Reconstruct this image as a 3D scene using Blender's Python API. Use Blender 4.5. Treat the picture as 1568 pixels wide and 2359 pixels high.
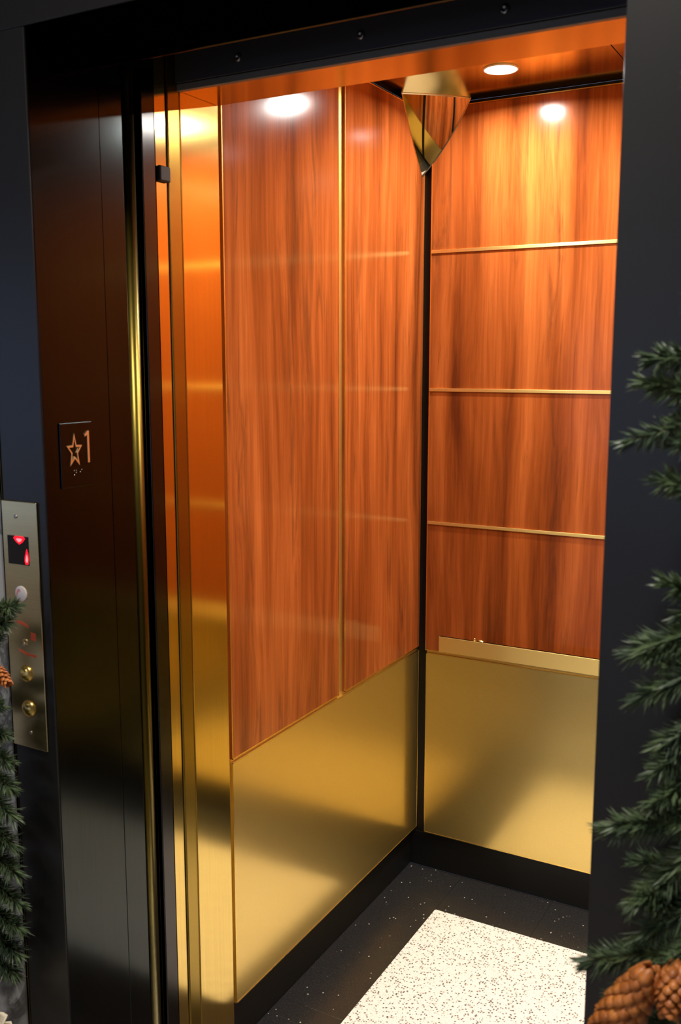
import bpy, bmesh, math, random
from mathutils import Vector, Matrix, Euler

for o in list(bpy.data.objects):
    bpy.data.objects.remove(o, do_unlink=True)
C = bpy.context.scene.collection
S = bpy.context.scene
rnd = random.Random(7)

# ------------------------------------------------------------------ camera
cam_d = bpy.data.cameras.new('camera')
cam = bpy.data.objects.new('camera', cam_d)
C.objects.link(cam)
cam.location = (0.0, 0.0, 1.70)
cam.rotation_euler = (math.radians(90 - 8.770), 0.0, math.radians(29.061))
cam_d.sensor_fit = 'VERTICAL'
cam_d.sensor_height = 23.6
cam_d.lens = 23.6 * 2239.0 / 2359.0
cam_d.clip_start = 0.02
cam_d.dof.use_dof = True
cam_d.dof.focus_distance = 2.75
cam_d.dof.aperture_fstop = 4.0
S.camera = cam

# ------------------------------------------------------------------ world, exposure
w = bpy.data.worlds.new('dusk'); S.world = w
w.use_nodes = True
bg = w.node_tree.nodes['Background']
bg.inputs[0].default_value = (0.26, 0.34, 0.55, 1)
bg.inputs[1].default_value = 1.6
S.view_settings.view_transform = 'Standard'
S.view_settings.look = 'None'
S.view_settings.exposure = 0.0
S.view_settings.gamma = 1.0
S.view_settings.use_curve_mapping = False
LAMP_W = 11.5          # each cab downlight
LOBBY_W = 40.0          # each lobby ceiling lamp


# ------------------------------------------------------------------ materials
def new_mat(name):
    m = bpy.data.materials.new(name); m.use_nodes = True
    nt = m.node_tree
    b = nt.nodes['Principled BSDF']
    return m, nt, b

def plain(name, col, rough=0.5, metal=0.0, spec=0.5, coat=0.0):
    m, nt, b = new_mat(name)
    b.inputs['Base Color'].default_value = (*col, 1)
    b.inputs['Roughness'].default_value = rough
    b.inputs['Metallic'].default_value = metal
    b.inputs['Specular IOR Level'].default_value = spec
    b.inputs['Coat Weight'].default_value = coat
    return m

def N(nt, kind, **kw):
    n = nt.nodes.new(kind)
    for k, v in kw.items():
        setattr(n, k, v)
    return n

def pos_map(nt, scale, loc=(0, 0, 0)):
    g = N(nt, 'ShaderNodeNewGeometry')
    mp = N(nt, 'ShaderNodeMapping')
    mp.inputs['Scale'].default_value = scale
    mp.inputs['Location'].default_value = loc
    nt.links.new(g.outputs['Position'], mp.inputs['Vector'])
    return mp.outputs[0]

def noise(nt, vec, scale=1.0, detail=4.0, rough=0.5, dist=0.0):
    n = N(nt, 'ShaderNodeTexNoise')
    n.inputs['Scale'].default_value = scale
    n.inputs['Detail'].default_value = detail
    n.inputs['Roughness'].default_value = rough
    n.inputs['Distortion'].default_value = dist
    nt.links.new(vec, n.inputs['Vector'])
    return n.outputs['Fac']

def ramp(nt, fac, stops):
    r = N(nt, 'ShaderNodeValToRGB')
    el = r.color_ramp.elements
    while len(el) < len(stops):
        el.new(0.5)
    for e, (p, c) in zip(el, stops):
        e.position = p
        e.color = (*c, 1) if len(c) == 3 else c
    nt.links.new(fac, r.inputs[0])
    return r.outputs[0]

def math_node(nt, op, a, b):
    n = N(nt, 'ShaderNodeMath', operation=op)
    for i, v in enumerate((a, b)):
        if isinstance(v, (int, float)):
            n.inputs[i].default_value = v
        else:
            nt.links.new(v, n.inputs[i])
    return n.outputs[0]

def mix(nt, fac, a, b, blend='MIX'):
    n = N(nt, 'ShaderNodeMix', data_type='RGBA', blend_type=blend)
    if isinstance(fac, (int, float)):
        n.inputs[0].default_value = fac
    else:
        nt.links.new(fac, n.inputs[0])
    for i, v in ((6, a), (7, b)):
        if isinstance(v, tuple):
            n.inputs[i].default_value = (*v, 1)
        else:
            nt.links.new(v, n.inputs[i])
    return n.outputs[2]

def wood_material():
    m, nt, b = new_mat('mahogany_laminate')
    warp = noise(nt, pos_map(nt, (3.0, 3.0, 1.1), (3, 1, 7)), 1, 2, 0.5)
    # gentle sideways drift of the grain
    g = N(nt, 'ShaderNodeNewGeometry')
    comb = N(nt, 'ShaderNodeCombineXYZ')
    d = math_node(nt, 'MULTIPLY', math_node(nt, 'SUBTRACT', warp, 0.5), 0.07)
    nt.links.new(d, comb.inputs[0]); nt.links.new(d, comb.inputs[1])
    add = N(nt, 'ShaderNodeVectorMath', operation='ADD')
    nt.links.new(g.outputs['Position'], add.inputs[0]); nt.links.new(comb.outputs[0], add.inputs[1])
    def mp(scale, loc=(0, 0, 0)):
        q = N(nt, 'ShaderNodeMapping')
        q.inputs['Scale'].default_value = scale; q.inputs['Location'].default_value = loc
        nt.links.new(add.outputs[0], q.inputs['Vector'])
        return q.outputs[0]
    broad = noise(nt, mp((14, 14, 0.75)), 1, 5, 0.6, 0.2)
    fibre = noise(nt, mp((150, 150, 2.2), (2, 5, 1)), 1, 3, 0.6)
    base = ramp(nt, broad, [(0.28, (0.105, 0.022, 0.0060)), (0.43, (0.235, 0.054, 0.0105)),
                            (0.55, (0.325, 0.080, 0.0165)), (0.72, (0.460, 0.126, 0.0270))])
    fib = ramp(nt, fibre, [(0.30, (0.86, 0.80, 0.75)), (0.62, (1.04, 1.04, 1.04))])
    c1 = mix(nt, 1.0, base, fib, 'MULTIPLY')
    # dark flame figures and thin dark lines
    flame = noise(nt, mp((27, 27, 2.6), (9, 4, 2)), 1, 5, 0.62, 0.8)
    zone = noise(nt, mp((10, 10, 0.85), (1, 8, 5)), 1, 2, 0.5)
    fl = math_node(nt, 'MULTIPLY',
                   ramp(nt, flame, [(0.50, (0, 0, 0)), (0.70, (1, 1, 1))]),
                   ramp(nt, zone, [(0.43, (0, 0, 0)), (0.62, (1, 1, 1))]))
    c2 = mix(nt, math_node(nt, 'MULTIPLY', fl, 0.80), c1, (0.070, 0.020, 0.0075))
    line = noise(nt, mp((85, 85, 1.5), (4, 3, 9)), 1, 4, 0.65, 0.5)
    ln = ramp(nt, line, [(0.62, (0, 0, 0)), (0.74, (1, 1, 1))])
    c3 = mix(nt, math_node(nt, 'MULTIPLY', ln, 0.55), c2, (0.090, 0.020, 0.006))
    nt.links.new(c3, b.inputs['Base Color'])
    b.inputs['Roughness'].default_value = 0.15
    b.inputs['Specular IOR Level'].default_value = 0.33
    return m

def brass_material(name, col, rough, aniso=0.0, tangent=None, grain=None, bump=0.0):
    m, nt, b = new_mat(name)
    b.inputs['Metallic'].default_value = 1.0
    b.inputs['Base Color'].default_value = (*col, 1)
    b.inputs['Roughness'].default_value = rough
    if aniso:
        b.inputs['Anisotropic'].default_value = aniso
        t = N(nt, 'ShaderNodeCombineXYZ')
        for i in range(3):
            t.inputs[i].default_value = tangent[i]
        nt.links.new(t.outputs[0], b.inputs['Tangent'])
    if grain:
        f = noise(nt, pos_map(nt, grain), 1, 3, 0.6)
        lo = tuple(c * 0.92 for c in col); hi = tuple(min(1, c * 1.06) for c in col)
        nt.links.new(ramp(nt, f, [(0.3, lo), (0.7, hi)]), b.inputs['Base Color'])
        if bump:
            bp = N(nt, 'ShaderNodeBump')
            bp.inputs['Strength'].default_value = bump
            bp.inputs['Distance'].default_value = 0.0005
            nt.links.new(f, bp.inputs['Height'])
            nt.links.new(bp.outputs[0], b.inputs['Normal'])
    return m

def terrazzo_white():
    m, nt, b = new_mat('white_terrazzo')
    v = pos_map(nt, (1, 1, 1))
    vo = N(nt, 'ShaderNodeTexVoronoi')
    vo.inputs['Scale'].default_value = 150
    wob = noise(nt, pos_map(nt, (260, 260, 260)), 1, 2, 0.5)
    nt.links.new(v, vo.inputs['Vector'])
    dist = math_node(nt, 'ADD', vo.outputs['Distance'], math_node(nt, 'MULTIPLY', math_node(nt, 'SUBTRACT', wob, 0.5), 0.7))
    chip = ramp(nt, dist, [(0.36, (1, 1, 1)), (0.44, (0, 0, 0))])
    sep = N(nt, 'ShaderNodeSeparateColor')
    nt.links.new(vo.outputs['Color'], sep.inputs[0])
    pick = ramp(nt, sep.outputs[0], [(0.0, (0.07, 0.07, 0.07)), (0.16, (0.20, 0.15, 0.12)), (0.26, (0.15, 0.16, 0.17)),
                                     (0.38, (0.27, 0.18, 0.15)), (0.52, (0.72, 0.70, 0.67))])
    f2 = noise(nt, pos_map(nt, (420, 420, 420), (3, 3, 3)), 1, 2, 0.6)
    ground = ramp(nt, f2, [(0.36, (0.36, 0.34, 0.32)), (0.46, (0.76, 0.74, 0.71))])
    nt.links.new(mix(nt, chip, ground, pick), b.inputs['Base Color'])
    b.inputs['Roughness'].default_value = 0.33
    return m

def terrazzo_black():
    m, nt, b = new_mat('black_terrazzo')
    v = pos_map(nt, (1, 1, 1))
    vo = N(nt, 'ShaderNodeTexVoronoi'); vo.inputs['Scale'].default_value = 120
    nt.links.new(v, vo.inputs['Vector'])
    sep = N(nt, 'ShaderNodeSeparateColor'); nt.links.new(vo.outputs['Color'], sep.inputs[0])
    rare = ramp(nt, sep.outputs[0], [(0.955, (0, 0, 0)), (0.965, (1, 1, 1))])
    chip = math_node(nt, 'MULTIPLY', ramp(nt, vo.outputs['Distance'], [(0.20, (1, 1, 1)), (0.32, (0, 0, 0))]), rare)
    f = noise(nt, pos_map(nt, (230, 230, 230)), 1, 3, 0.7)
    base = ramp(nt, f, [(0.40, (0.010, 0.010, 0.011)), (0.60, (0.022, 0.021, 0.021)), (0.74, (0.075, 0.072, 0.068))])
    nt.links.new(mix(nt, chip, base, (0.45, 0.43, 0.38)), b.inputs['Base Color'])
    b.inputs['Roughness'].default_value = 0.30
    return m

def marble_material():
    m, nt, b = new_mat('grey_marble')
    a = noise(nt, pos_map(nt, (2.2, 2.2, 2.2)), 1, 7, 0.6, 2.2)
    c = ramp(nt, a, [(0.42, (0.42, 0.42, 0.41)), (0.485, (0.13, 0.125, 0.12)), (0.51, (0.40, 0.40, 0.39)), (0.75, (0.50, 0.49, 0.47))])
    nt.links.new(c, b.inputs['Base Color'])
    b.inputs['Roughness'].default_value = 0.18
    return m

def emit(name, col, s):
    m, nt, b = new_mat(name)
    b.inputs['Base Color'].default_value = (0.8 * col[0], 0.8 * col[1], 0.8 * col[2], 1)
    b.inputs['Specular IOR Level'].default_value = 0.2
    b.inputs['Emission Color'].default_value = (*col, 1)
    b.inputs['Emission Strength'].default_value = s
    return m

def needle_material():
    m, nt, b = new_mat('pine_needles')
    f = noise(nt, pos_map(nt, (28, 28, 28)), 1, 3, 0.6)
    nt.links.new(ramp(nt, f, [(0.30, (0.032, 0.056, 0.032)), (0.50, (0.064, 0.098, 0.046)),
                              (0.62, (0.095, 0.140, 0.058)), (0.78, (0.13, 0.18, 0.11))]), b.inputs['Base Color'])
    b.inputs['Roughness'].default_value = 0.45
    return m

def cone_material():
    m, nt, b = new_mat('pine_cone_scales')
    f = noise(nt, pos_map(nt, (60, 60, 60)), 1, 3, 0.6)
    nt.links.new(ramp(nt, f, [(0.30, (0.30, 0.080, 0.014)), (0.70, (0.66, 0.23, 0.050))]), b.inputs['Base Color'])
    b.inputs['Roughness'].default_value = 0.45
    return m

BR = (0.78, 0.50, 0.125)
def satin(name, col, r1, r2, f, grain):
    m = brass_material(name, col, r1, grain=grain)
    nt = m.node_tree
    b1 = nt.nodes['Principled BSDF']
    b2 = N(nt, 'ShaderNodeBsdfPrincipled')
    b2.inputs['Metallic'].default_value = 1.0
    b2.inputs['Roughness'].default_value = r2
    src = b1.inputs['Base Color'].links[0].from_socket
    nt.links.new(src, b2.inputs['Base Color'])
    mx = N(nt, 'ShaderNodeMixShader'); mx.inputs[0].default_value = f
    nt.links.new(b1.outputs[0], mx.inputs[1]); nt.links.new(b2.outputs[0], mx.inputs[2])
    nt.links.new(mx.outputs[0], nt.nodes['Material Output'].inputs[0])
    return m

M = dict(
    wood=wood_material(),
    wains=satin('satin_brass_sheet', (0.84, 0.63, 0.215), 0.19, 0.50, 0.36, (700, 700, 700)),
    col=brass_material('brushed_brass', (0.80, 0.60, 0.19), 0.14, 0.75, (1, 1, 0), grain=(300, 300, 2)),
    ceil=brass_material('bronze_mirror_sheet', (0.66, 0.47, 0.11), 0.17),
    brass=plain('brass_edge', (0.90, 0.64, 0.20), 0.25, 1.0),
    bar=brass_material('brushed_brass_bar', (0.92, 0.69, 0.24), 0.50, 0.7, (0, 0, 1)),
    reveal=plain('dull_brass_reveal', (0.80, 0.58, 0.17), 0.45, 1.0),
    black=plain('black_paint', (0.005, 0.005, 0.006), 0.5, 0, 0.3),
    base=plain('black_laminate', (0.006, 0.006, 0.006), 0.4, 0, 0.3),
    casing=plain('black_enamel', (0.010, 0.0096, 0.0094), 0.31),
    jamb=brass_material('dark_bronze', (0.043, 0.051, 0.052), 0.15, grain=(260, 260, 3)),
    headret=plain('black_head_lining', (0.030, 0.026, 0.024), 0.25, 1.0),
    door=brass_material('polished_bronze', (0.11, 0.08, 0.03), 0.22, 0.6, (0, 1, 0)),
    nose=plain('gold_nose', (0.135, 0.098, 0.018), 0.30, 1.0),
    cdoor=brass_material('car_door_bronze', (0.072, 0.070, 0.068), 0.20, 0.75, (0, 1, 0)),
    head=plain('dark_header_steel', (0.060, 0.060, 0.070), 0.4),
    headlip=plain('header_lip_steel', (0.20, 0.19, 0.17), 0.45),
    lip=brass_material('dimmed_lip_brass', (0.40, 0.28, 0.055), 0.26, 0.6, (0, 1, 0), grain=(300, 300, 2)),  # darker base colour stands for the strip's dimmer reflection
    steel=plain('steel', (0.45, 0.45, 0.46), 0.35, 1.0),
    tw=terrazzo_white(), tb=terrazzo_black(), marble=marble_material(),
    mirror=plain('convex_mirror', (0.90, 0.86, 0.78), 0.015, 1.0),
    mrim=plain('mirror_rim', (0.70, 0.52, 0.30), 0.2, 1.0),
    lens=emit('lamp_lens', (1.0, 0.93, 0.82), 25.0),
    ring=plain('lamp_ring', (0.85, 0.82, 0.76), 0.3, 0.2),
    plate=brass_material('brushed_brass_plate', (0.76, 0.60, 0.31), 0.24, 0.4, (1, 0, 0), grain=(6, 6, 400)),
    glass=plain('dark_display', (0.006, 0.004, 0.006), 0.08),
    red=emit('red_led', (1.0, 0.010, 0.025), 1.3),
    redcore=emit('red_led_bright', (1.0, 0.16, 0.18), 2.2),
    redpaint=plain('red_print', (0.50, 0.075, 0.03), 0.5),
    pinkpaint=plain('pink_print', (0.62, 0.22, 0.24), 0.5),
    white=plain('white_plastic', (0.62, 0.58, 0.60), 0.35),
    signgold=plain('sign_gold', (0.95, 0.75, 0.40), 0.35, 1.0),
    signplate=plain('sign_plate', (0.012, 0.011, 0.010), 0.35, 0.0),
    rubber=plain('black_rubber', (0.030, 0.028, 0.022), 0.6),
    needles=needle_material(), twig=plain('twig_bark', (0.085, 0.045, 0.018), 0.7),
    cone=cone_material(), conecore=plain('cone_core', (0.10, 0.035, 0.012), 0.7),
    cream=plain('cream_fabric', (0.80, 0.70, 0.50), 0.75),
    carpet=plain('lobby_stone', (0.23, 0.21, 0.19), 0.14),
    plaster=plain('lobby_plaster', (0.62, 0.59, 0.55), 0.8),
    winframe=plain('window_frame_metal', (0.05, 0.05, 0.055), 0.4, 0.6),
)
M['headret'].node_tree.nodes['Principled BSDF'].inputs['Specular Tint'].default_value = (0.05, 0.05, 0.05, 1)
gm, gnt, gb = new_mat('clear_glass')
gb.inputs['Base Color'].default_value = (0.95, 0.97, 1, 1)
gb.inputs['Roughness'].default_value = 0.0
gb.inputs['Transmission Weight'].default_value = 1.0
gb.inputs['IOR'].default_value = 1.05
M['pane'] = gm


# ------------------------------------------------------------------ helpers
def put(name, me, world, mat, parent=None):
    o = bpy.data.objects.new(name, me)
    C.objects.link(o)
    if mat is not None and not me.materials:
        me.materials.append(mat)
    p = Vector(world)
    if parent is not None:
        o.parent = parent
        q = parent
        while q is not None:
            p = p - q.location
            q = q.parent
    o.location = p
    return o

def fin(bm, name, smooth=False):
    bmesh.ops.recalc_face_normals(bm, faces=bm.faces[:])
    me = bpy.data.meshes.new(name)
    bm.to_mesh(me); bm.free()
    if smooth:
        for f in me.polygons:
            f.use_smooth = True
    return me

def add_box(bm, x, y, z, c=(0, 0, 0), bev=0.0):
    r = bmesh.ops.create_cube(bm, size=1.0)
    vs = r['verts']
    for v in vs:
        v.co.x = (x[0] + x[1]) / 2 + v.co.x * (x[1] - x[0]) - c[0]
        v.co.y = (y[0] + y[1]) / 2 + v.co.y * (y[1] - y[0]) - c[1]
        v.co.z = (z[0] + z[1]) / 2 + v.co.z * (z[1] - z[0]) - c[2]
    if bev:
        es = list({e for v in vs for e in v.link_edges})
        bmesh.ops.bevel(bm, geom=es, offset=bev, segments=2, affect='EDGES', profile=0.5)

def box(name, x, y, z, mat, parent=None, bev=0.0):
    bm = bmesh.new()
    c = ((x[0] + x[1]) / 2, (y[0] + y[1]) / 2, z[0])
    add_box(bm, x, y, z, c, bev)
    return put(name, fin(bm, name), c, M[mat], parent)

def boxes(name, lst, mat, parent=None, bev=0.0):
    bm = bmesh.new()
    xs = [v for b in lst for v in b[0]]; ys = [v for b in lst for v in b[1]]; zs = [v for b in lst for v in b[2]]
    c = ((min(xs) + max(xs)) / 2, (min(ys) + max(ys)) / 2, min(zs))
    for b in lst:
        add_box(bm, *b, c, bev)
    return put(name, fin(bm, name), c, M[mat], parent)

def disc_mesh(name, profile, seg=32, axis='Z'):
    """lathe of (radius, height) about an axis"""
    bm = bmesh.new()
    rings = []
    for r, h in profile:
        if r <= 1e-6:
            rings.append([bm.verts.new((0, 0, h))])
        else:
            rings.append([bm.verts.new((r * math.cos(2 * math.pi * i / seg), r * math.sin(2 * math.pi * i / seg), h)) for i in range(seg)])
    for a, b in zip(rings, rings[1:]):
        for i in range(seg):
            j = (i + 1) % seg
            if len(a) == 1 and len(b) == 1: continue
            if len(a) == 1: bm.faces.new((a[0], b[j], b[i]))
            elif len(b) == 1: bm.faces.new((a[i], a[j], b[0]))
            else: bm.faces.new((a[i], a[j], b[j], b[i]))
    for rg, flip in ((rings[0], True), (rings[-1], False)):
        if len(rg) > 1:
            bm.faces.new(rg[::-1] if flip else rg)
    if axis == '-Y':
        bmesh.ops.rotate(bm, verts=bm.verts[:], cent=(0, 0, 0), matrix=Matrix.Rotation(math.radians(90), 3, 'X'))
    elif axis == 'X':
        bmesh.ops.rotate(bm, verts=bm.verts[:], cent=(0, 0, 0), matrix=Matrix.Rotation(math.radians(90), 3, 'Y'))
    return fin(bm, name, True)

def empty(name, loc):
    o = bpy.data.objects.new(name, None)
    o.empty_display_size = 0.05
    C.objects.link(o); o.location = loc
    return o

def tag(o, label=None, cat=None, group=None, kind=None):
    if label: o['label'] = label
    if cat: o['category'] = cat
    if group: o['group'] = group
    if kind: o['kind'] = kind
    return o

def struct(o, label, cat):
    return tag(o, label, cat, kind='structure')

def prism(name, pts, depth, to3, mat, world, parent=None):
    """flat outline extruded; to3(u, v, d) -> local xyz"""
    bm = bmesh.new()
    a = [bm.verts.new(to3(u, v, 0)) for u, v in pts]
    b = [bm.verts.new(to3(u, v, depth)) for u, v in pts]
    n = len(pts)
    bm.faces.new(a); bm.faces.new(b[::-1])
    for i in range(n):
        bm.faces.new((a[i], b[i], b[(i + 1) % n], a[(i + 1) % n]))
    return put(name, fin(bm, name), world, mat, parent)


# ------------------------------------------------------------------ dimensions
XJ = -1.270            # face of the left jamb
XR = -0.297            # face of the right jamb
XP, YP = -1.286, 2.825   # panel faces of the left and back cab walls
XW, YW = -1.312, 2.851   # black backing faces
XPR, XWR = 0.400, 0.426  # right cab wall
ZC = 2.470             # cab ceiling
YF0, YF1 = 1.625, 1.755  # cab front wall thickness
ZB0, ZJ0, ZJ1, ZT = 0.134, 0.760, 0.768, 2.452

# ------------------------------------------------------------------ cab shell
fl = struct(box('floor', (XW - .03, XWR + .03), (YF0, YW + .03), (-0.06, -0.012), 'black'), 'dark terrazzo floor of the elevator cab with a white centre', 'floor')
IX0, IX1, IY0, IY1 = -1.114, 0.228, 1.925, 2.617
G = 0.0003
box('floor_inlay', (IX0, IX1), (IY0, IY1), (-0.012, 0.0), 'tw', fl)['label'] = 'white speckled terrazzo centre'
def tile(x, y):
    box('border_tile', (x[0] + G, x[1] - G), (y[0] + G, y[1] - G), (-0.012, 0.0), 'tb', fl, 0.0006)
tile((XW + .006, IX0), (IY1 + .045, YW - .006))
tile((XW + .006, IX0), (2.02, IY1 + .045))
tile((XW + .006, IX0), (YF0, 2.02))
for a, b in ((IX0, -0.806), (-0.806, -0.443), (-0.443, -0.1), (-0.1, IX1)):
    tile((a, b), (IY1, YW - .006))
for a, b in ((IY1, YW - .006), (2.2, IY1), (YF0, 2.2)):
    tile((IX1, XWR - .006), (a, b))
for a, b in ((IX0, -0.443), (-0.443, IX1)):
    tile((a, b), (YF0, IY0))

wl = struct(box('wall_left', (XW - .03, XW), (YF1, YW + .03), (0.0, ZC), 'black'), 'left wall of the elevator cab, wood panels over a brass lower panel', 'wall')
wb = struct(box('wall_back', (XW, XWR), (YW, YW + .03), (0.0, ZC), 'black'), 'rear wall of the elevator cab with brass strips across the wood', 'wall')
wr = struct(box('wall_right', (XWR, XWR + .03), (YF1, YW + .03), (0.0, ZC), 'black'), 'right wall of the elevator cab, seen only in the corner mirror', 'wall')

def edging(panel, axis, face, u, z, t=0.0028, proud=0.0008, sgn=1):
    """brass edge strip framing a panel; axis = normal of the panel"""
    a, b = (face, face + sgn * proud) if sgn > 0 else (face - proud, face)
    lst = []
    for uu, zz in (((u[0], u[0] + t), z), ((u[1] - t, u[1]), z), (u, (z[0], z[0] + t)), (u, (z[1] - t, z[1]))):
        lst.append(((a, b), uu, zz) if axis == 'X' else (uu, (a, b), zz))
    boxes('edge_strip', lst, 'brass', panel)

def panel_x(wall, name, x, y, z, mat, sgn, bev=0.0012):
    p = box(name, x, y, z, mat, wall, bev)
    edging(p, 'X', x[1] if sgn > 0 else x[0], y, z, sgn=sgn)
    return p

for (y0, y1) in ((1.787, 2.305), (2.337, YW - .001)):
    panel_x(wl, 'wood_panel', (XW, XP), (y0, y1), (ZJ1, ZT), 'wood', 1)
panel_x(wl, 'lower_panel', (XW, XP), (1.787, YW - .001), (ZB0, ZJ0), 'wains', 1)['label'] = 'satin brass lower panel'
box('reveal_strip', (XW, XP - .007), (2.305, 2.337), (ZJ0, ZT), 'reveal', wl)['label'] = 'recessed brass strip'
box('reveal_strip', (XW, XP - .009), (YF1, 1.787), (0.0, ZT), 'reveal', wl)['label'] = 'recessed brass strip'
box('groove_strip', (XW, XP - .006), (1.787, YW - .002), (ZJ0, ZJ1), 'reveal', wl)

BX0, BX1 = -1.249, 0.363
zs = [ZJ1, 1.192, 1.614, 2.034, ZT]
for a, b in zip(zs, zs[1:]):
    box('wood_panel', (BX0, BX1), (YP, YW), (a + .0005, b - .0005), 'wood', wb)
boxes('edge_strip', [((BX0 - .003, BX0), (YP - .0012, YW), (ZJ1, ZT)), ((BX1, BX1 + .003), (YP - .0012, YW), (ZJ1, ZT)),
                     ((BX0, BX1), (YP - .0012, YW), (ZT, ZT + .003)), ((BX0, BX1), (YP - .0012, YP), (ZJ1, ZJ1 + .003))], 'brass', wb)
for z in zs[1:4]:
    box('cross_strip', (BX0, BX1), (YP - .004, YP + .004), (z - .005, z + .005), 'bar', wb, 0.001)
p = box('lower_panel', (BX0, BX1), (YP, YW), (ZB0, ZJ0), 'wains', wb, 0.0012)
p['label'] = 'satin brass lower panel'
edging(p, 'Y', YP, (BX0, BX1), (ZB0, ZJ0), sgn=-1)
box('groove_strip', (BX0, BX1), (YP + .006, YW), (ZJ0, ZJ1), 'reveal', wb)

for (y0, y1) in ((1.787, 2.305), (2.337, YW - .001)):
    panel_x(wr, 'wood_panel', (XPR, XWR), (y0, y1), (ZJ1, ZT), 'wood', -1)
panel_x(wr, 'lower_panel', (XPR, XWR), (1.787, YW - .001), (ZB0, ZJ0), 'wains', -1)['label'] = 'satin brass lower panel'

struct(box('baseboard_left', (XW, XW + .006), (YF1, YW), (0, ZB0 - .012), 'base', None, 0.001), 'black baseboard below the left brass panel', 'baseboard')
struct(box('baseboard_back', (XW + .006, XWR - .006), (YW - .006, YW), (0, ZB0 - .012), 'base', None, 0.001), 'black baseboard below the rear brass panel', 'baseboard')
struct(box('baseboard_right', (XWR - .006, XWR), (YF1, YW), (0, ZB0 - .012), 'base', None, 0.001), 'black baseboard of the unseen right cab wall', 'baseboard')

ce = struct(box('ceiling', (XW - .03, XWR + .03), (YF1, YW + .03), (ZC + .012, ZC + .05), 'black'), 'bronze mirror-finish ceiling of the elevator cab', 'ceiling')
for a, b in ((XW, -0.651), (-0.651, -0.235), (-0.235, XWR)):
    box('ceiling_panel', (a + .0012, b - .0012), (YF1, YW), (ZC, ZC + .012), 'ceil', ce, 0.0006)

# cab front wall: brass columns and header
wf = struct(box('wall_front', (XJ, XR), (YF0 + .004, YF1), (2.232, ZC + .03), 'ceil', None, 0.002), 'brass front wall of the cab around its opening', 'wall')
c1 = box('column', (-1.345, XJ), (YF0 + .0012, YF1), (0, ZC + .03), 'col', wf, 0.002)
c1['label'] = 'brushed brass post left of the opening'
box('column_lip', (-1.345, XJ), (1.586, YF0), (0, 2.300), 'lip', wf, 0.003)['label'] = 'darker brass strip along the front of the post'
box('column_return', (-1.345, XJ - .004), (1.552, 1.5855), (0, 2.300), 'col', wf)
box('column', (XR - .085, XWR + .03), (YF0, YF1), (0, ZC + .03), 'col', wf, 0.003)
hf = box('header_face', (XJ, XWR + .03), (YF0 - .012, YF0), (2.244, 2.56), 'head', wf, 0.001)
hf['label'] = 'black steel header face'
hl = box('header_lip', (XJ, XR + .2), (YF0 - .008, YF0 + .004), (2.2305, 2.243), 'headlip', wf, 0.001)
for x in (-1.118, -0.855, -0.589):
    put('bolt', disc_mesh('bolt', [(0.0075, 0), (0.0075, 0.003), (0.006, 0.0045), (0.003, 0.0048), (0.0025, 0.003), (0, 0.003)], 16, '-Y'),
        (x, YF0 - .012, 2.270), M['steel'], wf)
bp = box('bumper', (XJ - .004, XJ + .006), (1.553, 1.5855), (2.050, 2.080), 'rubber', wf, 0.003)
bp['label'] = 'black rubber bumper block'

# ------------------------------------------------------------------ doors (open, retracted left) and sills
d1 = struct(box('door_1', (-2.20, XJ - .012), (1.464, 1.496), (0.006, 2.28), 'door', None, 0.002), 'outer sliding door drawn back into the left jamb', 'door')
bm = bmesh.new()
rr = 0.0165
pr = [(-0.02, -rr), (0, -rr)] + [(rr * math.sin(a), -rr * math.cos(a)) for a in [math.pi * i / 12 for i in range(1, 12)]] + [(0, rr), (-0.02, rr)]
lo = [bm.verts.new((u, v, 0)) for u, v in pr]; hi = [bm.verts.new((u, v, 2.24)) for u, v in pr]
for i in range(len(pr)):
    j = (i + 1) % len(pr); bm.faces.new((lo[i], lo[j], hi[j], hi[i]))
bm.faces.new(lo[::-1]); bm.faces.new(hi)
put('door_nose', fin(bm, 'door_nose', False), (XJ - .0165, 1.480, 0.006), M['nose'], d1)['label'] = 'rounded brass leading edge'
for f in d1.children[0].data.polygons: f.use_smooth = len(f.vertices) == 4
d2 = struct(box('door_2', (-2.20, XJ - .012), (1.510, 1.544), (0.006, 2.232), 'cdoor', None, 0.002), 'inner cab door drawn back beside the brass post', 'door')
box('door_edge', (XJ - .012, XJ), (1.508, 1.546), (0.006, 2.228), 'cdoor', d2, 0.002)['label'] = 'dark bronze leading edge'
struct(box('trim_7', (-2.2, XWR), (1.462, 1.535), (-0.04, -0.002), 'steel', None, 0.001), 'metal sill of the lobby doorway', 'sill')
struct(box('trim_8', (-2.2, XWR), (1.545, YF0), (-0.04, -0.002), 'steel', None, 0.001), 'metal sill of the elevator cab', 'sill')

# ------------------------------------------------------------------ lobby entrance frame
Y0 = 1.222
YJ = 1.392
YE = 1.455
XC = -1.375            # outer edge of the left casing
ZH = 2.241
t1 = struct(box('trim_1', (XC, XJ - .001), (Y0, Y0 + .003), (0, ZH), 'casing', None, 0.001), 'black enamel casing left of the elevator opening, behind the call panel', 'door frame')
a = box('jamb_return', (XC, XJ), (Y0 + .003, YJ - .0006), (0, ZH), 'jamb', t1, 0.0008); a['label'] = 'dark bronze jamb face'
a = box('jamb_return', (XC, XJ - .0012), (YJ + .0006, YE), (0, ZH), 'jamb', t1, 0.0015)
a = box('casing_bead', (XC - .006, XC), (Y0 - .002, Y0 + .02), (0, ZH), 'door', t1, 0.001); a['label'] = 'thin brass bead'
XD = XR + .112
t2 = struct(box('trim_2', (XR, XD), (Y0, Y0 + .003), (0, ZH), 'casing', None, 0.001), 'black enamel casing right of the elevator opening', 'door frame')
box('jamb_return', (XR, XD), (Y0 + .003, YE), (0, ZH), 'jamb', t2, 0.0008)
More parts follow.
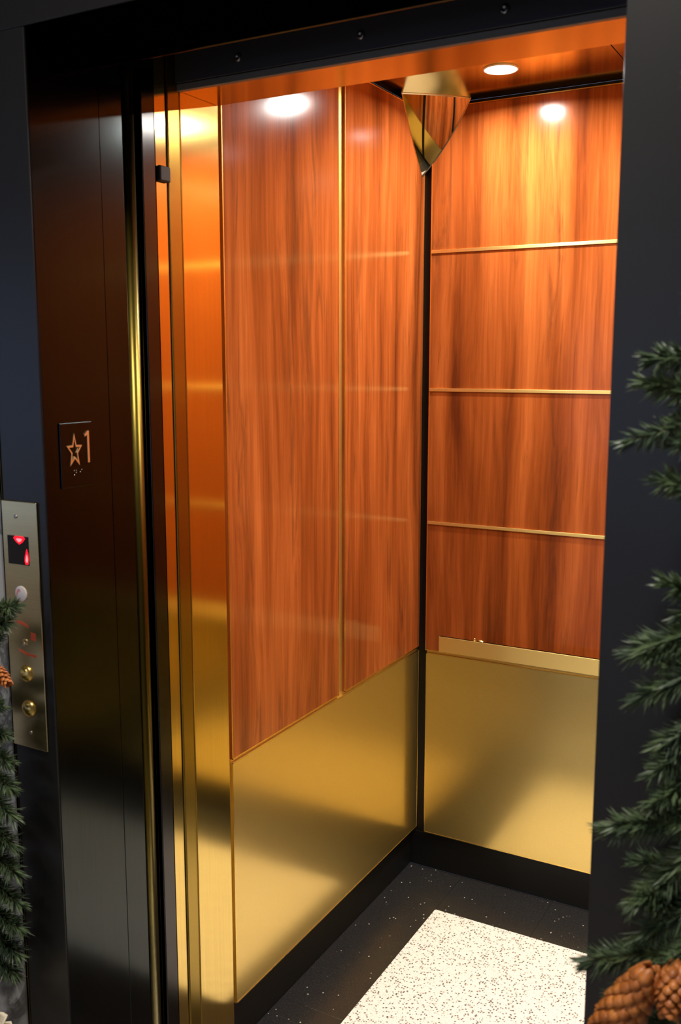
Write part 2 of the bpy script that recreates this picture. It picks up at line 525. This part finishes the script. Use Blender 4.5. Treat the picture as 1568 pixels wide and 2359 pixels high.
t3 = struct(box('trim_3', (XC - .03, XD + .03), (Y0, Y0 + .003), (ZH + .001, ZH + .125), 'casing', None, 0.001), 'black enamel head casing above the elevator opening', 'door frame')
box('head_return', (XC, XD), (Y0 + .003, YE - .004), (ZH + .001, ZH + .125), 'headret', t3, 0.001)
hb = box('head_bead', (XJ, XR), (YE - .004, YE), (ZH - .001, ZH + .02), 'door', t3, 0.0015); hb['label'] = 'thin bronze bead along the rear edge'
struct(box('trim_4', (XC - .9, XWR), (YE + .003, 1.50), (2.285, 2.60), 'black'), 'black hoistway header above the outer door', 'door frame')
# unseen panels added to keep stray light out of the door gap
struct(box('trim_5', (-2.24, -2.20), (YE, YF0 + .2), (-0.04, 2.60), 'black'), 'added light-blocking panel left of the doors', 'trim')
struct(box('trim_9', (-2.24, -1.36), (YF0 + .02, YF0 + .05), (-0.04, 2.64), 'black'), 'added light-blocking panel behind the open doors', 'trim')
struct(box('trim_10', (XWR + .03, XWR + .06), (YE, YF1), (-0.04, 2.64), 'black'), 'added light-blocking panel right of the cab', 'trim')
struct(box('trim_6', (-2.24, XWR + .06), (YE, YF0), (2.60, 2.64), 'black'), 'added light-blocking panel above the doors', 'trim')

# ------------------------------------------------------------------ lobby
LX0, LX1, LY0, LZ = -5.5, 3.5, -6.5, 2.85
we = struct(boxes('wall_entrance', [((LX0, XC - .006), (Y0 + .004, YE), (0, LZ)), ((XD, LX1), (Y0 + .004, YE), (0, LZ)),
                                    ((XC - .006, XD), (Y0 + .008, YE - .005), (ZH + .126, LZ))], 'marble'), 'grey marble lobby wall around the elevator', 'wall')
struct(box('floor.001', (LX0, LX1), (LY0, YE), (-0.06, -0.001), 'carpet'), 'lobby floor in front of the elevator', 'floor')
struct(box('ceiling.001', (LX0, LX1), (LY0, YE), (LZ, LZ + .05), 'plaster'), 'lobby ceiling', 'ceiling')
struct(boxes('wall_west', [((LX0 - .05, LX0), (LY0, -4.8), (0, LZ)), ((LX0 - .05, LX0), (-1.2, YE), (0, LZ)), ((LX0 - .05, LX0), (-4.8, -1.2), (2.4, LZ)), ((LX0 - .05, LX0), (-4.8, -1.2), (0, 0.45))], 'plaster'), 'left wall of the lobby', 'wall')
struct(box('wall_east', (LX1, LX1 + .05), (LY0, YE), (0, LZ), 'plaster'), 'right wall of the lobby', 'wall')
struct(boxes('wall_south', [((LX0, -4.6), (LY0 - .05, LY0), (0, LZ)), ((0.2, LX1), (LY0 - .05, LY0), (0, LZ)),
                            ((-4.6, 0.2), (LY0 - .05, LY0), (2.3, LZ)), ((-4.6, 0.2), (LY0 - .05, LY0), (0, 0.35))], 'plaster'), 'far wall of the lobby with a street window', 'wall')
wn = struct(boxes('window_1', [((-4.6, 0.2), (LY0 - .04, LY0), (0.35, 0.40)), ((-4.6, 0.2), (LY0 - .04, LY0), (2.25, 2.30))] +
                  [((x - .03, x + .03), (LY0 - .04, LY0), (0.40, 2.25)) for x in (-4.57, -3.0, -1.4, 0.17)], 'winframe'), 'street window of the lobby behind the viewer', 'window')
for a, b in ((-4.54, -3.03), (-2.97, -1.43), (-1.37, 0.14)):
    box('pane', (a, b), (LY0 - .024, LY0 - .018), (0.40, 2.25), 'pane', wn)

w2 = struct(boxes('window_2', [((LX0 - .04, LX0), (-4.8, -1.2), (0.45, 0.50)), ((LX0 - .04, LX0), (-4.8, -1.2), (2.35, 2.40))] +
                  [((LX0 - .04, LX0), (y - .03, y + .03), (0.50, 2.35)) for y in (-4.77, -3.0, -1.23)], 'winframe'), 'side window of the lobby left of the viewer', 'window')
for a, b in ((-4.74, -3.03), (-2.97, -1.26)):
    box('pane', (LX0 - .024, LX0 - .018), (a, b), (0.50, 2.35), 'pane', w2)

def lamp(name, x, y, z, r, label, watts, size, spread, col, group=None):
    t = empty(name, (x, y, z))
    tag(t, label, 'ceiling lamp', group)
    put('trim_ring', disc_mesh('trim_ring', [(r, 0), (r, -0.003), (r - .002, -0.004), (r * .92, -0.004), (r * .91, -0.001), (r * .91, 0)], 40), (x, y, z), M['ring'], t)
    put('lamp_lens', disc_mesh('lamp_lens', [(0, -0.0060), (r * .5, -0.0055), (r * .8, -0.0040), (r * .905, -0.0015), (r * .905, 0)], 40), (x, y, z), M['lens'], t)
    ld = bpy.data.lights.new('bulb', 'AREA')
    ld.shape = 'DISK'; ld.size = size; ld.energy = watts; ld.color = col; ld.spread = math.radians(spread)
    lo = bpy.data.objects.new('bulb', ld); C.objects.link(lo)
    lo.parent = t; lo.location = (0, 0, -0.0085)
    return t

WARM = (1.0, 0.98, 0.925)
lamp('downlight', -0.954, 2.593, ZC, 0.047, 'round glowing downlight in the cab ceiling by the corner mirror', LAMP_W, 0.048, 166, WARM, 'cab downlights')
for i, (x, y) in enumerate(((-0.40, 2.593), (0.28, 2.30), (-0.443, 1.95), (0.15, 1.95))):
    lamp('downlight', x, y, ZC, 0.047, ['cab downlight hidden behind the right jamb, rear row, middle', 'cab downlight hidden behind the right jamb, rear row, far right',
         'cab downlight hidden above the header, front row, left', 'cab downlight hidden above the header, front row, right'][i], LAMP_W, 0.048, 166, WARM, 'cab downlights')
for i, (x, y) in enumerate(((-0.45, 0.70), (-1.9, -1.9), (-1.0, -4.4))):
    lamp('lobby_lamp', x, y, LZ, 0.10, ['lobby ceiling lamp above the elevator doorway', 'lobby ceiling lamp behind the viewer, left', 'lobby ceiling lamp far behind the viewer'][i],
         LOBBY_W * (0.55 if i == 0 else 1.0), 0.16, 160, (1.0, 0.93, 0.85), 'lobby lamps')

# ------------------------------------------------------------------ corner mirror
def corner_mirror():
    O = Vector((XP, YP, ZC))
    ax = [Vector((0, -0.148, 0)), Vector((0.157, 0, 0)), Vector((0, 0, -0.212))]
    t = empty('corner_mirror', O)
    tag(t, 'curved triangular safety mirror in the rear corner under the ceiling', 'mirror')
    V = [v.copy() for v in ax]
    n = (V[1] - V[0]).cross(V[2] - V[0])
    if n.dot(V[0]) < 0: n = -n
    n.normalize()
    def surf(b0, b1, b2):
        # bulged triangle; every edge stays in its own wall or ceiling plane
        k = 1 + 4 * (0.07 * b0 * b1 + 0.045 * b0 * b2 + 0.10 * b1 * b2)
        return (V[0] * b0 + V[1] * b1 + V[2] * b2) * k
    def edge(A, Bv, t_, inset=0.0):
        b = [inset, inset, inset]
        b[A] += (1 - t_) * (1 - 3 * inset); b[Bv] += t_ * (1 - 3 * inset)
        return surf(*b)
    K = 28
    def grid(bm, scale):
        idx = {}
        for i in range(K + 1):
            for j in range(K + 1 - i):
                k = K - i - j
                idx[i, j] = bm.verts.new(surf(i / K, j / K, k / K) * scale)
        for i in range(K):
            for j in range(K - i):
                bm.faces.new((idx[i, j], idx[i + 1, j], idx[i, j + 1]))
                if i + j < K - 1:
                    bm.faces.new((idx[i + 1, j], idx[i + 1, j + 1], idx[i, j + 1]))
        return idx
    bm = bmesh.new()
    grid(bm, 0.985)
    me = fin(bm, 'mirror_face', True)
    # normals must face the cab
    if me.polygons[0].normal.dot(n) < 0:
        me.flip_normals()
    put('mirror_face', me, O, M['mirror'], t)
    # thin rim along the three edges
    bm = bmesh.new()
    for A, Bv in ((0, 1), (1, 2), (2, 0)):
        pts = [edge(A, Bv, s / 24) for s in range(25)]
        inn = [edge(A, Bv, s / 24, 0.012) * 0.99 for s in range(25)]
        back = [q * 0.965 for q in pts]
        for row0, row1 in ((inn, pts), (pts, back)):
            va = [bm.verts.new(q) for q in row0]; vb = [bm.verts.new(q) for q in row1]
            for s in range(24):
                bm.faces.new((va[s], va[s + 1], vb[s + 1], vb[s]))
    put('mirror_rim', fin(bm, 'mirror_rim', True), O, M['mrim'], t)
corner_mirror()

# ------------------------------------------------------------------ handrail
def handrail():
    x0, x1, z0, z1 = -1.181, 0.295, 0.788, 0.838
    t = empty('handrail', ((x0 + x1) / 2, YP, z0))
    tag(t, 'flat brass handrail bar across the rear cab wall', 'handrail')
    box('rail_bar', (x0, x1), (2.768, 2.779), (z0, z1), 'bar', t, 0.0015)
    me = disc_mesh('standoff', [(0.016, 0), (0.016, 0.004), (0.008, 0.006), (0.008, 0.046)], 20, '-Y')
    for x in (-1.062, -0.443, 0.176):
        put('standoff', me, (x, YP, (z0 + z1) / 2), M['brass'], t)
        put('rail_screw', disc_mesh('rail_screw', [(0.005, 0), (0.005, 0.008), (0.003, 0.010), (0, 0.0105)], 14, 'Z'), (x, 2.7735, z1), M['brass'], t)
handrail()

# ------------------------------------------------------------------ floor number sign on the left jamb
def floor_sign():
    X = XJ + 0.0006
    t = empty('floor_sign', (XJ, 1.300, 1.476))
    tag(t, 'small dark sign plate with gold star and number 1 on the left jamb', 'sign')
    box('sign_plate', (XJ, XJ + .003), (1.2605, 1.3400), (1.476, 1.5925), 'jamb', t, 0.0008)
    f = lambda u, v, d: (d, u, v)
    cy, cz = 1.2925, 1.5415
    def star(rx, rz, k):
        pts = []
        for i in range(10):
            r = 1.0 if i % 2 == 0 else k
            a = math.pi / 2 + i * math.pi / 5
            pts.append((-rx * r * math.cos(a), rz * r * math.sin(a)))
        return pts
    so = star(0.0200, 0.0325, 0.42); si = star(0.0142, 0.0230, 0.40)
    bm = bmesh.new()
    rows = []
    for pts, d in ((so, 0), (so, 0.0022), (si, 0.0022), (si, 0)):
        rows.append([bm.verts.new(f(u, v, d)) for u, v in pts])
    for k in range(4):
        A, B = rows[k], rows[(k + 1) % 4]
        for i in range(10):
            j = (i + 1) % 10
            bm.faces.new((A[i], A[j], B[j], B[i]))
    put('star', fin(bm, 'star'), (XJ + .003, cy, cz), M['signgold'], t)['label'] = 'raised gold star outline'
    one = [(-0.0012, -0.029), (0.0036, -0.029), (0.0036, 0.029), (0.0002, 0.029), (-0.0078, 0.0225), (-0.0072, 0.0185), (-0.0012, 0.0215)]
    prism('digit', one, 0.0022, f, M['signgold'], (XJ + .003, 1.3265, 1.5475), t)['label'] = 'raised gold digit 1'
    me = disc_mesh('braille_dot', [(0.0011, 0), (0.0009, 0.0006), (0, 0.0009)], 10, 'X')
    for u, v in ((1.2915, 1.5065), (1.2965, 1.5065), (1.2965, 1.5025), (1.2915, 1.4985), (1.3065, 1.5030), (1.3105, 1.5065)):
        put('braille_dot', me, (XJ + .003, u, v), M['steel'], t)
floor_sign()

# ------------------------------------------------------------------ hall call panel on the left casing
def hall_panel():
    t = empty('hall_call_panel', (-1.332, Y0, 0.994))
    tag(t, 'tall brass elevator call panel with red display on the left casing', 'control panel')
    PF = Y0 - .004
    box('face_plate', (-1.376, -1.289), (PF, Y0), (0.994, 1.455), 'plate', t, 0.0012)
    f = lambda u, v, d: (u, -d, v)
    box('display', (-1.364, -1.3125), (PF - .0008, PF), (1.340, 1.392), 'glass', t)['label'] = 'black display window with red lit segments'
    dsp = t.children[-1]
    P2 = PF - .0008
    arrow = [(-0.0145, 0.004), (-0.010, 0.0075), (0.010, 0.0075), (0.0145, 0.004), (0.008, -0.003), (0, -0.0075), (-0.008, -0.003)]
    prism('lit_segment', arrow, 0.0004, f, M['red'], (-1.334, P2, 1.3845), dsp)
    prism('lit_segment', [(u * .5, v * .45) for u, v in arrow], 0.0007, f, M['redcore'], (-1.334, P2, 1.3845), dsp)
    bar = [(0.000, 0.0145), (0.003, 0.006), (0.0042, -0.004), (0.0025, -0.0135), (-0.004, -0.0145), (-0.0062, -0.008), (-0.005, 0.000), (-0.0022, 0.008)]
    prism('lit_segment', bar, 0.0004, f, M['red'], (-1.3165, P2, 1.356), dsp)
    prism('lit_segment', [(u * .5, v * .5 - .002) for u, v in bar], 0.0007, f, M['redcore'], (-1.3165, P2, 1.355), dsp)
    put('indicator', disc_mesh('indicator', [(0.0145, 0), (0.0145, 0.0012), (0.013, 0.002), (0, 0.0022)], 32, '-Y'), (-1.3365, PF, 1.286), M['white'], t)['label'] = 'round pale indicator'
    ind = t.children[-1]
    prism('printed_mark', [(-0.008, -0.004), (-0.004, 0.007), (0.001, 0.007), (0.003, 0.002), (0.000, 0.003), (-0.003, 0.001), (-0.005, -0.004)], 0.0002, f, M['pinkpaint'], (-1.339, PF - .0022, 1.288), ind)
    # worn red print around the key switch
    def mark(u0, u1, z0, z1, h, dz=0.0):
        n = 8; pts = []
        for i in range(n + 1):
            s = i / n; pts.append((u0 + (u1 - u0) * s, z0 + (z1 - z0) * s + h / 2 + dz * math.sin(math.pi * s)))
        for i in range(n, -1, -1):
            s = i / n; pts.append((u0 + (u1 - u0) * s, z0 + (z1 - z0) * s - h / 2 + dz * math.sin(math.pi * s)))
        prism('printed_mark', pts, 0.0002, f, M['redpaint'], (0, PF, 0), t)
    mark(-1.351, -1.323, 1.232, 1.226, 0.0055, 0.002)
    mark(-1.318, -1.306, 1.2095, 1.2085, 0.0145)
    mark(-1.350, -1.306, 1.180, 1.173, 0.0045, -0.002)
    put('key_switch', disc_mesh('key_switch', [(0.007, 0), (0.007, 0.001), (0.005, 0.0016), (0.002, 0.0016), (0.0018, 0.0004), (0, 0.0004)], 20, '-Y'), (-1.333, PF, 1.196), M['plate'], t)
    bt = disc_mesh('call_button', [(0.016, 0), (0.016, 0.0010), (0.0146, 0.0034), (0.011, 0.0064), (0.006, 0.0084), (0, 0.0090)], 32, '-Y')
    put('call_button', bt, (-1.3345, PF, 1.137), M['brass'], t)['label'] = 'domed brass call button'
    put('call_button', bt, (-1.3325, PF, 1.070), M['brass'], t)['label'] = 'domed brass call button'
    sc = disc_mesh('screw', [(0.0036, 0), (0.0036, 0.0010), (0.002, 0.0016), (0, 0.0017)], 14, '-Y')
    for x, z in ((-1.341, 1.427), (-1.337, 1.190), (-1.330, 1.024)):
        put('screw', sc, (x, PF, z), M['steel'], t)
hall_panel()

# ------------------------------------------------------------------ pine garlands
def frame_from(d):
    d = d.normalized()
    u = d.cross(Vector((0.12, 0.31, 0.94)));
    if u.length < 1e-3: u = d.cross(Vector((1, 0, 0)))
    u.normalize()
    return u, d.cross(u)

def twig_path(a, b, sag, n=9):
    pts = []
    for i in range(n + 1):
        s = i / n
        q = a.lerp(b, s); q.z -= sag * math.sin(math.pi * s * 0.85)
        pts.append(q)
    return pts

def tube(bm, pts, r0, r1, seg=6):
    rings = []
    for i, q in enumerate(pts):
        d = (pts[min(i + 1, len(pts) - 1)] - pts[max(i - 1, 0)])
        u, v = frame_from(d)
        r = r0 + (r1 - r0) * i / (len(pts) - 1)
        rings.append([bm.verts.new(q + (u * math.cos(2 * math.pi * k / seg) + v * math.sin(2 * math.pi * k / seg)) * r) for k in range(seg)])
    for a, b in zip(rings, rings[1:]):
        for k in range(seg):
            bm.faces.new((a[k], a[(k + 1) % seg], b[(k + 1) % seg], b[k]))
    bm.faces.new(rings[0][::-1]); bm.faces.new(rings[-1])

def sprig(parent, a, b, count, length, sag=0.01, spread=0.9):
    a, b = Vector(a), Vector(b)
    pts = twig_path(a, b, sag)
    o = a.copy()
    bm = bmesh.new(); tube(bm, [q - o for q in pts], 0.0016, 0.0009)
    tw = put('twig', fin(bm, 'twig', True), o, M['twig'], parent)
    bm = bmesh.new()
    L = len(pts) - 1
    count = int(count * 1.7)
    for i in range(count):
        s = (i + rnd.random()) / count
        s = 0.06 + 0.94 * s
        k = min(int(s * L), L - 1)
        q = pts[k].lerp(pts[k + 1], s * L - k)
        d = (pts[k + 1] - pts[k]).normalized()
        u, v = frame_from(d)
        ang = rnd.random() * 2 * math.pi
        rad = u * math.cos(ang) + v * math.sin(ang)
        lean = spread * (0.75 + 0.5 * rnd.random()) * (1.0 if s < 0.9 else 0.45)
        dirn = (d * math.cos(lean) + rad * math.sin(lean)).normalized()
        ln = length * (0.7 + 0.5 * rnd.random())
        tip = q + dirn * ln
        tip.z -= 0.12 * ln * rnd.random()
        if tip.y > Y0 - .004: tip.y = Y0 - .004
        wv = dirn.cross(rad)
        if wv.length < 1e-4: wv = u
        wv = (wv.normalized() * math.cos(ang * 3) + rad * math.sin(ang * 3)).normalized() * 0.00150
        up = dirn.cross(wv).normalized() * 0.0006
        mid = q.lerp(tip, 0.55)
        vs = [bm.verts.new(q - wv * .6 - o), bm.verts.new(q + wv * .6 - o), bm.verts.new(mid + wv + up - o), bm.verts.new(mid - wv + up - o), bm.verts.new(mid - up * 1.4 - o), bm.verts.new(tip - o)]
        bm.faces.new((vs[0], vs[1], vs[2], vs[3]))
        bm.faces.new((vs[3], vs[2], vs[5]))
        bm.faces.new((vs[1], vs[0], vs[4]))
        bm.faces.new((vs[2], vs[1], vs[4])); bm.faces.new((vs[0], vs[3], vs[4]))
        bm.faces.new((vs[5], vs[2], vs[4])); bm.faces.new((vs[3], vs[5], vs[4]))
    n = put('needles', fin(bm, 'needles'), o, M['needles'], tw)
    n['kind'] = 'stuff'
    return tw

def garland(label, spine, sprigs, filler, side):
    base = Vector(spine[0])
    t = empty('pine_garland', base)
    tag(t, label, 'garland', 'pine garlands beside the elevator')
    bm = bmesh.new(); tube(bm, [Vector(q) - base for q in spine], 0.007, 0.007, 8)
    put('main_stem', fin(bm, 'main_stem', True), base, M['twig'], t)
    for a, b, n, ln, sag in sprigs:
        sprig(t, a, b, n, ln, sag)
    for i in range(filler[0]):
        s = (i + rnd.random()) / filler[0]
        k = min(int(s * (len(spine) - 1)), len(spine) - 2)
        q = Vector(spine[k]).lerp(Vector(spine[k + 1]), s * (len(spine) - 1) - k)
        d = Vector((rnd.uniform(*filler[1]), rnd.uniform(-0.07, 0.02), rnd.uniform(-0.10, 0.05)))
        e = q + d
        e.y = min(e.y, Y0 - .02)
        sprig(t, q, e, 190, 0.024, 0.01)
    return t

# right garland: spine just right of the casing, twigs reaching over it
SX = -0.135
rsp = [(SX + .02, 1.165, z) for z in (0.45, 0.7)] + [(SX + .015 * math.sin(z * 5), 1.165 + .01 * math.cos(z * 7), z) for z in [0.9 + 0.1 * i for i in range(12)]]
def rp(x, z, y=1.13): return (x, y, z)
rs = [
    (rp(-0.140, 1.700, 1.15), rp(-0.226, 1.702), 200, 0.026, -0.004),
    (rp(-0.140, 1.665, 1.14), rp(-0.232, 1.678), 190, 0.026, 0.004),
    (rp(-0.135, 1.640, 1.14), rp(-0.250, 1.606, 1.12), 130, 0.024, -0.008),
    (rp(-0.130, 1.615, 1.13), rp(-0.200, 1.612), 170, 0.022, 0.0),
    (rp(-0.135, 1.560, 1.13), rp(-0.212, 1.572), 170, 0.026, 0.004),
    (rp(-0.125, 1.415, 1.13), rp(-0.232, 1.362), 260, 0.030, -0.004),
    (rp(-0.130, 1.375, 1.12), rp(-0.222, 1.312), 240, 0.028, 0.0),
    (rp(-0.125, 1.330, 1.12), rp(-0.195, 1.262), 220, 0.028, 0.006),
    (rp(-0.120, 1.440, 1.14), rp(-0.178, 1.418), 150, 0.026, 0.0),
    (rp(-0.130, 1.175, 1.13), rp(-0.248, 1.148, 1.11), 300, 0.027, -0.006),
    (rp(-0.125, 1.215, 1.13), rp(-0.192, 1.180), 200, 0.026, 0.0),
    (rp(-0.130, 1.165, 1.13), rp(-0.215, 1.062, 1.12), 260, 0.030, 0.004),
    (rp(-0.120, 1.095, 1.13), rp(-0.205, 1.020, 1.12), 240, 0.030, 0.0),
    (rp(-0.140, 1.010, 1.12), rp(-0.262, 0.972, 1.10), 330, 0.027, -0.010),
    (rp(-0.130, 1.000, 1.11), rp(-0.225, 0.945, 1.10), 280, 0.026, 0.0),
    (rp(-0.125, 1.050, 1.13), rp(-0.180, 0.990, 1.10), 240, 0.028, 0.0),
    (rp(-0.130, 0.945, 1.12), rp(-0.185, 0.890, 1.12), 220, 0.026, 0.0),
    (rp(-0.110, 2.045, 1.15), rp(-0.178, 2.060), 160, 0.026, 0.0),
    (rp(-0.115, 1.985, 1.15), rp(-0.190, 1.995), 190, 0.028, 0.0),
    (rp(-0.115, 1.960, 1.15), rp(-0.175, 1.930), 150, 0.024, 0.0),
]
gr = garland('long green pine garland hanging over the right black casing', rsp, rs, (42, (-0.088, 0.01)), 1)

def lp(x, z, y):
    return (x * y / 1.2, y, 1.7 - (1.7 - z) * y / 1.2)
lsp = [lp(-1.470 + .012 * math.sin(z * 6), z, 1.150) for z in [0.50 + 0.1 * i for i in range(8)]]
ls = []
for (ax, az, bx, bz, y, n, ln) in (
        (-1.44, 1.235, -1.338, 1.268, 1.13, 240, 0.027), (-1.44, 1.215, -1.362, 1.235, 1.13, 220, 0.028),
        (-1.45, 1.160, -1.385, 1.205, 1.13, 180, 0.026), (-1.46, 1.060, -1.392, 1.070, 1.15, 200, 0.026),
        (-1.46, 1.010, -1.384, 1.015, 1.15, 200, 0.026), (-1.46, 0.985, -1.378, 0.965, 1.15, 220, 0.028),
        (-1.46, 0.950, -1.372, 0.915, 1.15, 240, 0.028), (-1.46, 0.905, -1.376, 0.860, 1.15, 220, 0.030),
        (-1.46, 0.840, -1.378, 0.800, 1.16, 200, 0.030), (-1.46, 0.780, -1.370, 0.745, 1.16, 200, 0.030),
        (-1.46, 0.720, -1.370, 0.685, 1.17, 220, 0.030), (-1.46, 0.660, -1.372, 0.630, 1.17, 220, 0.030),
        (-1.46, 0.610, -1.380, 0.575, 1.17, 220, 0.030), (-1.46, 0.560, -1.395, 0.530, 1.17, 200, 0.030)):
    ls.append((lp(ax, az, y), lp(bx, bz, y), n, ln, 0.0))
gl = garland('short dark green pine garland left of the brass call panel', lsp, ls, (18, (-0.07, 0.075)), -1)

# ------------------------------------------------------------------ pine cones
def scale_mesh():
    bm = bmesh.new()
    out = [(0, 0), (0.35, 0.25), (0.50, 0.60), (0.40, 0.88), (0.0, 1.05), (-0.40, 0.88), (-0.50, 0.60), (-0.35, 0.25)]
    top = [bm.verts.new((x, y, 0.10 * (1 - (2 * x) ** 2) + 0.10 * y * y)) for x, y in out]
    bot = [bm.verts.new((x * .9, y * .97, -0.10 + 0.10 * y * y)) for x, y in out]
    c = bm.verts.new((0, 0.62, 0.20)); cb = bm.verts.new((0, 0.55, -0.08))
    for i in range(8):
        j = (i + 1) % 8
        bm.faces.new((top[i], top[j], c)); bm.faces.new((bot[j], bot[i], cb))
        bm.faces.new((top[j], top[i], bot[i], bot[j]))
    return fin(bm, 'cone_scale', True)
SCALE = scale_mesh()
SCALE.materials.append(M['cone'])

def pine_cone(start, axis, length, rad, label, n=110):
    start = Vector(start); ax = Vector(axis).normalized()
    t = empty('pine_cone', start)
    tag(t, label, 'pine cone', 'pine cones in the garlands')
    u, v = frame_from(ax)
    def prof(s): return rad * (0.55 + 0.75 * s) if s < 0.6 and False else rad * math.sin(math.pi * (0.14 + 0.80 * s)) ** 0.6
    bm = bmesh.new()
    tube(bm, [ax * (length * s) for s in (0.10, .25, .4, .6, .8, .95)], rad * 0.22, rad * 0.22, 10)
    put('cone_core', fin(bm, 'cone_core', True), start, M['conecore'], t)
    ga = math.pi * (3 - math.sqrt(5))
    for i in range(n):
        s = (i + 0.5) / n
        a = i * ga
        radial = u * math.cos(a) + v * math.sin(a)
        tang = ax.cross(radial)
        r = prof(s)
        sl = rad * 0.95
        flare = 0.36
        ydir = (ax * math.cos(flare) + radial * math.sin(flare)).normalized()
        zdir = tang.cross(ydir) * -1
        zdir = ydir.cross(tang) * -1 if zdir.dot(radial) < 0 else zdir
        xdir = ydir.cross(zdir)
        o = bpy.data.objects.new('cone_scale', SCALE); C.objects.link(o)
        o.parent = t
        m = Matrix((xdir * sl * .62, ydir * sl * .80, zdir * sl * .60)).transposed().to_4x4()
        m.translation = ax * (length * s * 0.93) + radial * max(r - 0.42 * sl, rad * 0.2)
        o.matrix_local = m
    return t
pine_cone((-0.184, 1.080, 1.010), (-0.052, 0.0, -0.115), 0.165, 0.030, 'orange-brown pine cone hanging lowest in the right garland')
pine_cone((-0.163, 1.105, 1.012), (0.004, -0.45, -0.60), 0.06, 0.022, 'small orange pine cone half hidden in needles above the large cone', 60)
pine_cone(lp(-1.415, 1.150, 1.12), (0.045, 0.0, -0.028), 0.056, 0.015, 'small brown pine cone in the left garland beside the call panel', 60)

# ------------------------------------------------------------------ cream fabric flower at lower left
def fabric_flower():
    ctr = Vector(lp(-1.432, 0.405, 1.165))
    t = empty('fabric_flower', ctr)
    tag(t, 'cream ruffled fabric flower at the lower left under the garland', 'decoration')
    for k in range(7):
        a0 = 2 * math.pi * k / 7 + 0.25
        bm = bmesh.new()
        nu, nv = 10, 12
        g = {}
        for i in range(nu + 1):
            for j in range(nv + 1):
                s = i / nu; w_ = (j / nv - .5)
                ang = a0 + w_ * 1.25
                r = 0.012 + 0.074 * s * (1 - 0.30 * (2 * w_) ** 2) + 0.006 * s * math.sin(w_ * 22 + k)
                dep = 0.010 + 0.030 * math.sin(s * 2.0) + 0.007 * s * math.sin(w_ * 17 + 2 * k)
                g[i, j] = bm.verts.new((r * math.cos(ang), -dep - 0.004 * (k % 2), r * math.sin(ang)))
        for i in range(nu):
            for j in range(nv):
                bm.faces.new((g[i, j], g[i + 1, j], g[i + 1, j + 1], g[i, j + 1]))
        o = put('petal', fin(bm, 'petal', True), ctr, M['cream'], t)
        md = o.modifiers.new('thick', 'SOLIDIFY'); md.thickness = 0.002
    put('flower_centre', disc_mesh('flower_centre', [(0.012, 0.0), (0.013, 0.012), (0.010, 0.026), (0, 0.030)], 20, '-Y'), (ctr.x, ctr.y - .012, ctr.z), M['cream'], t)
fabric_flower()
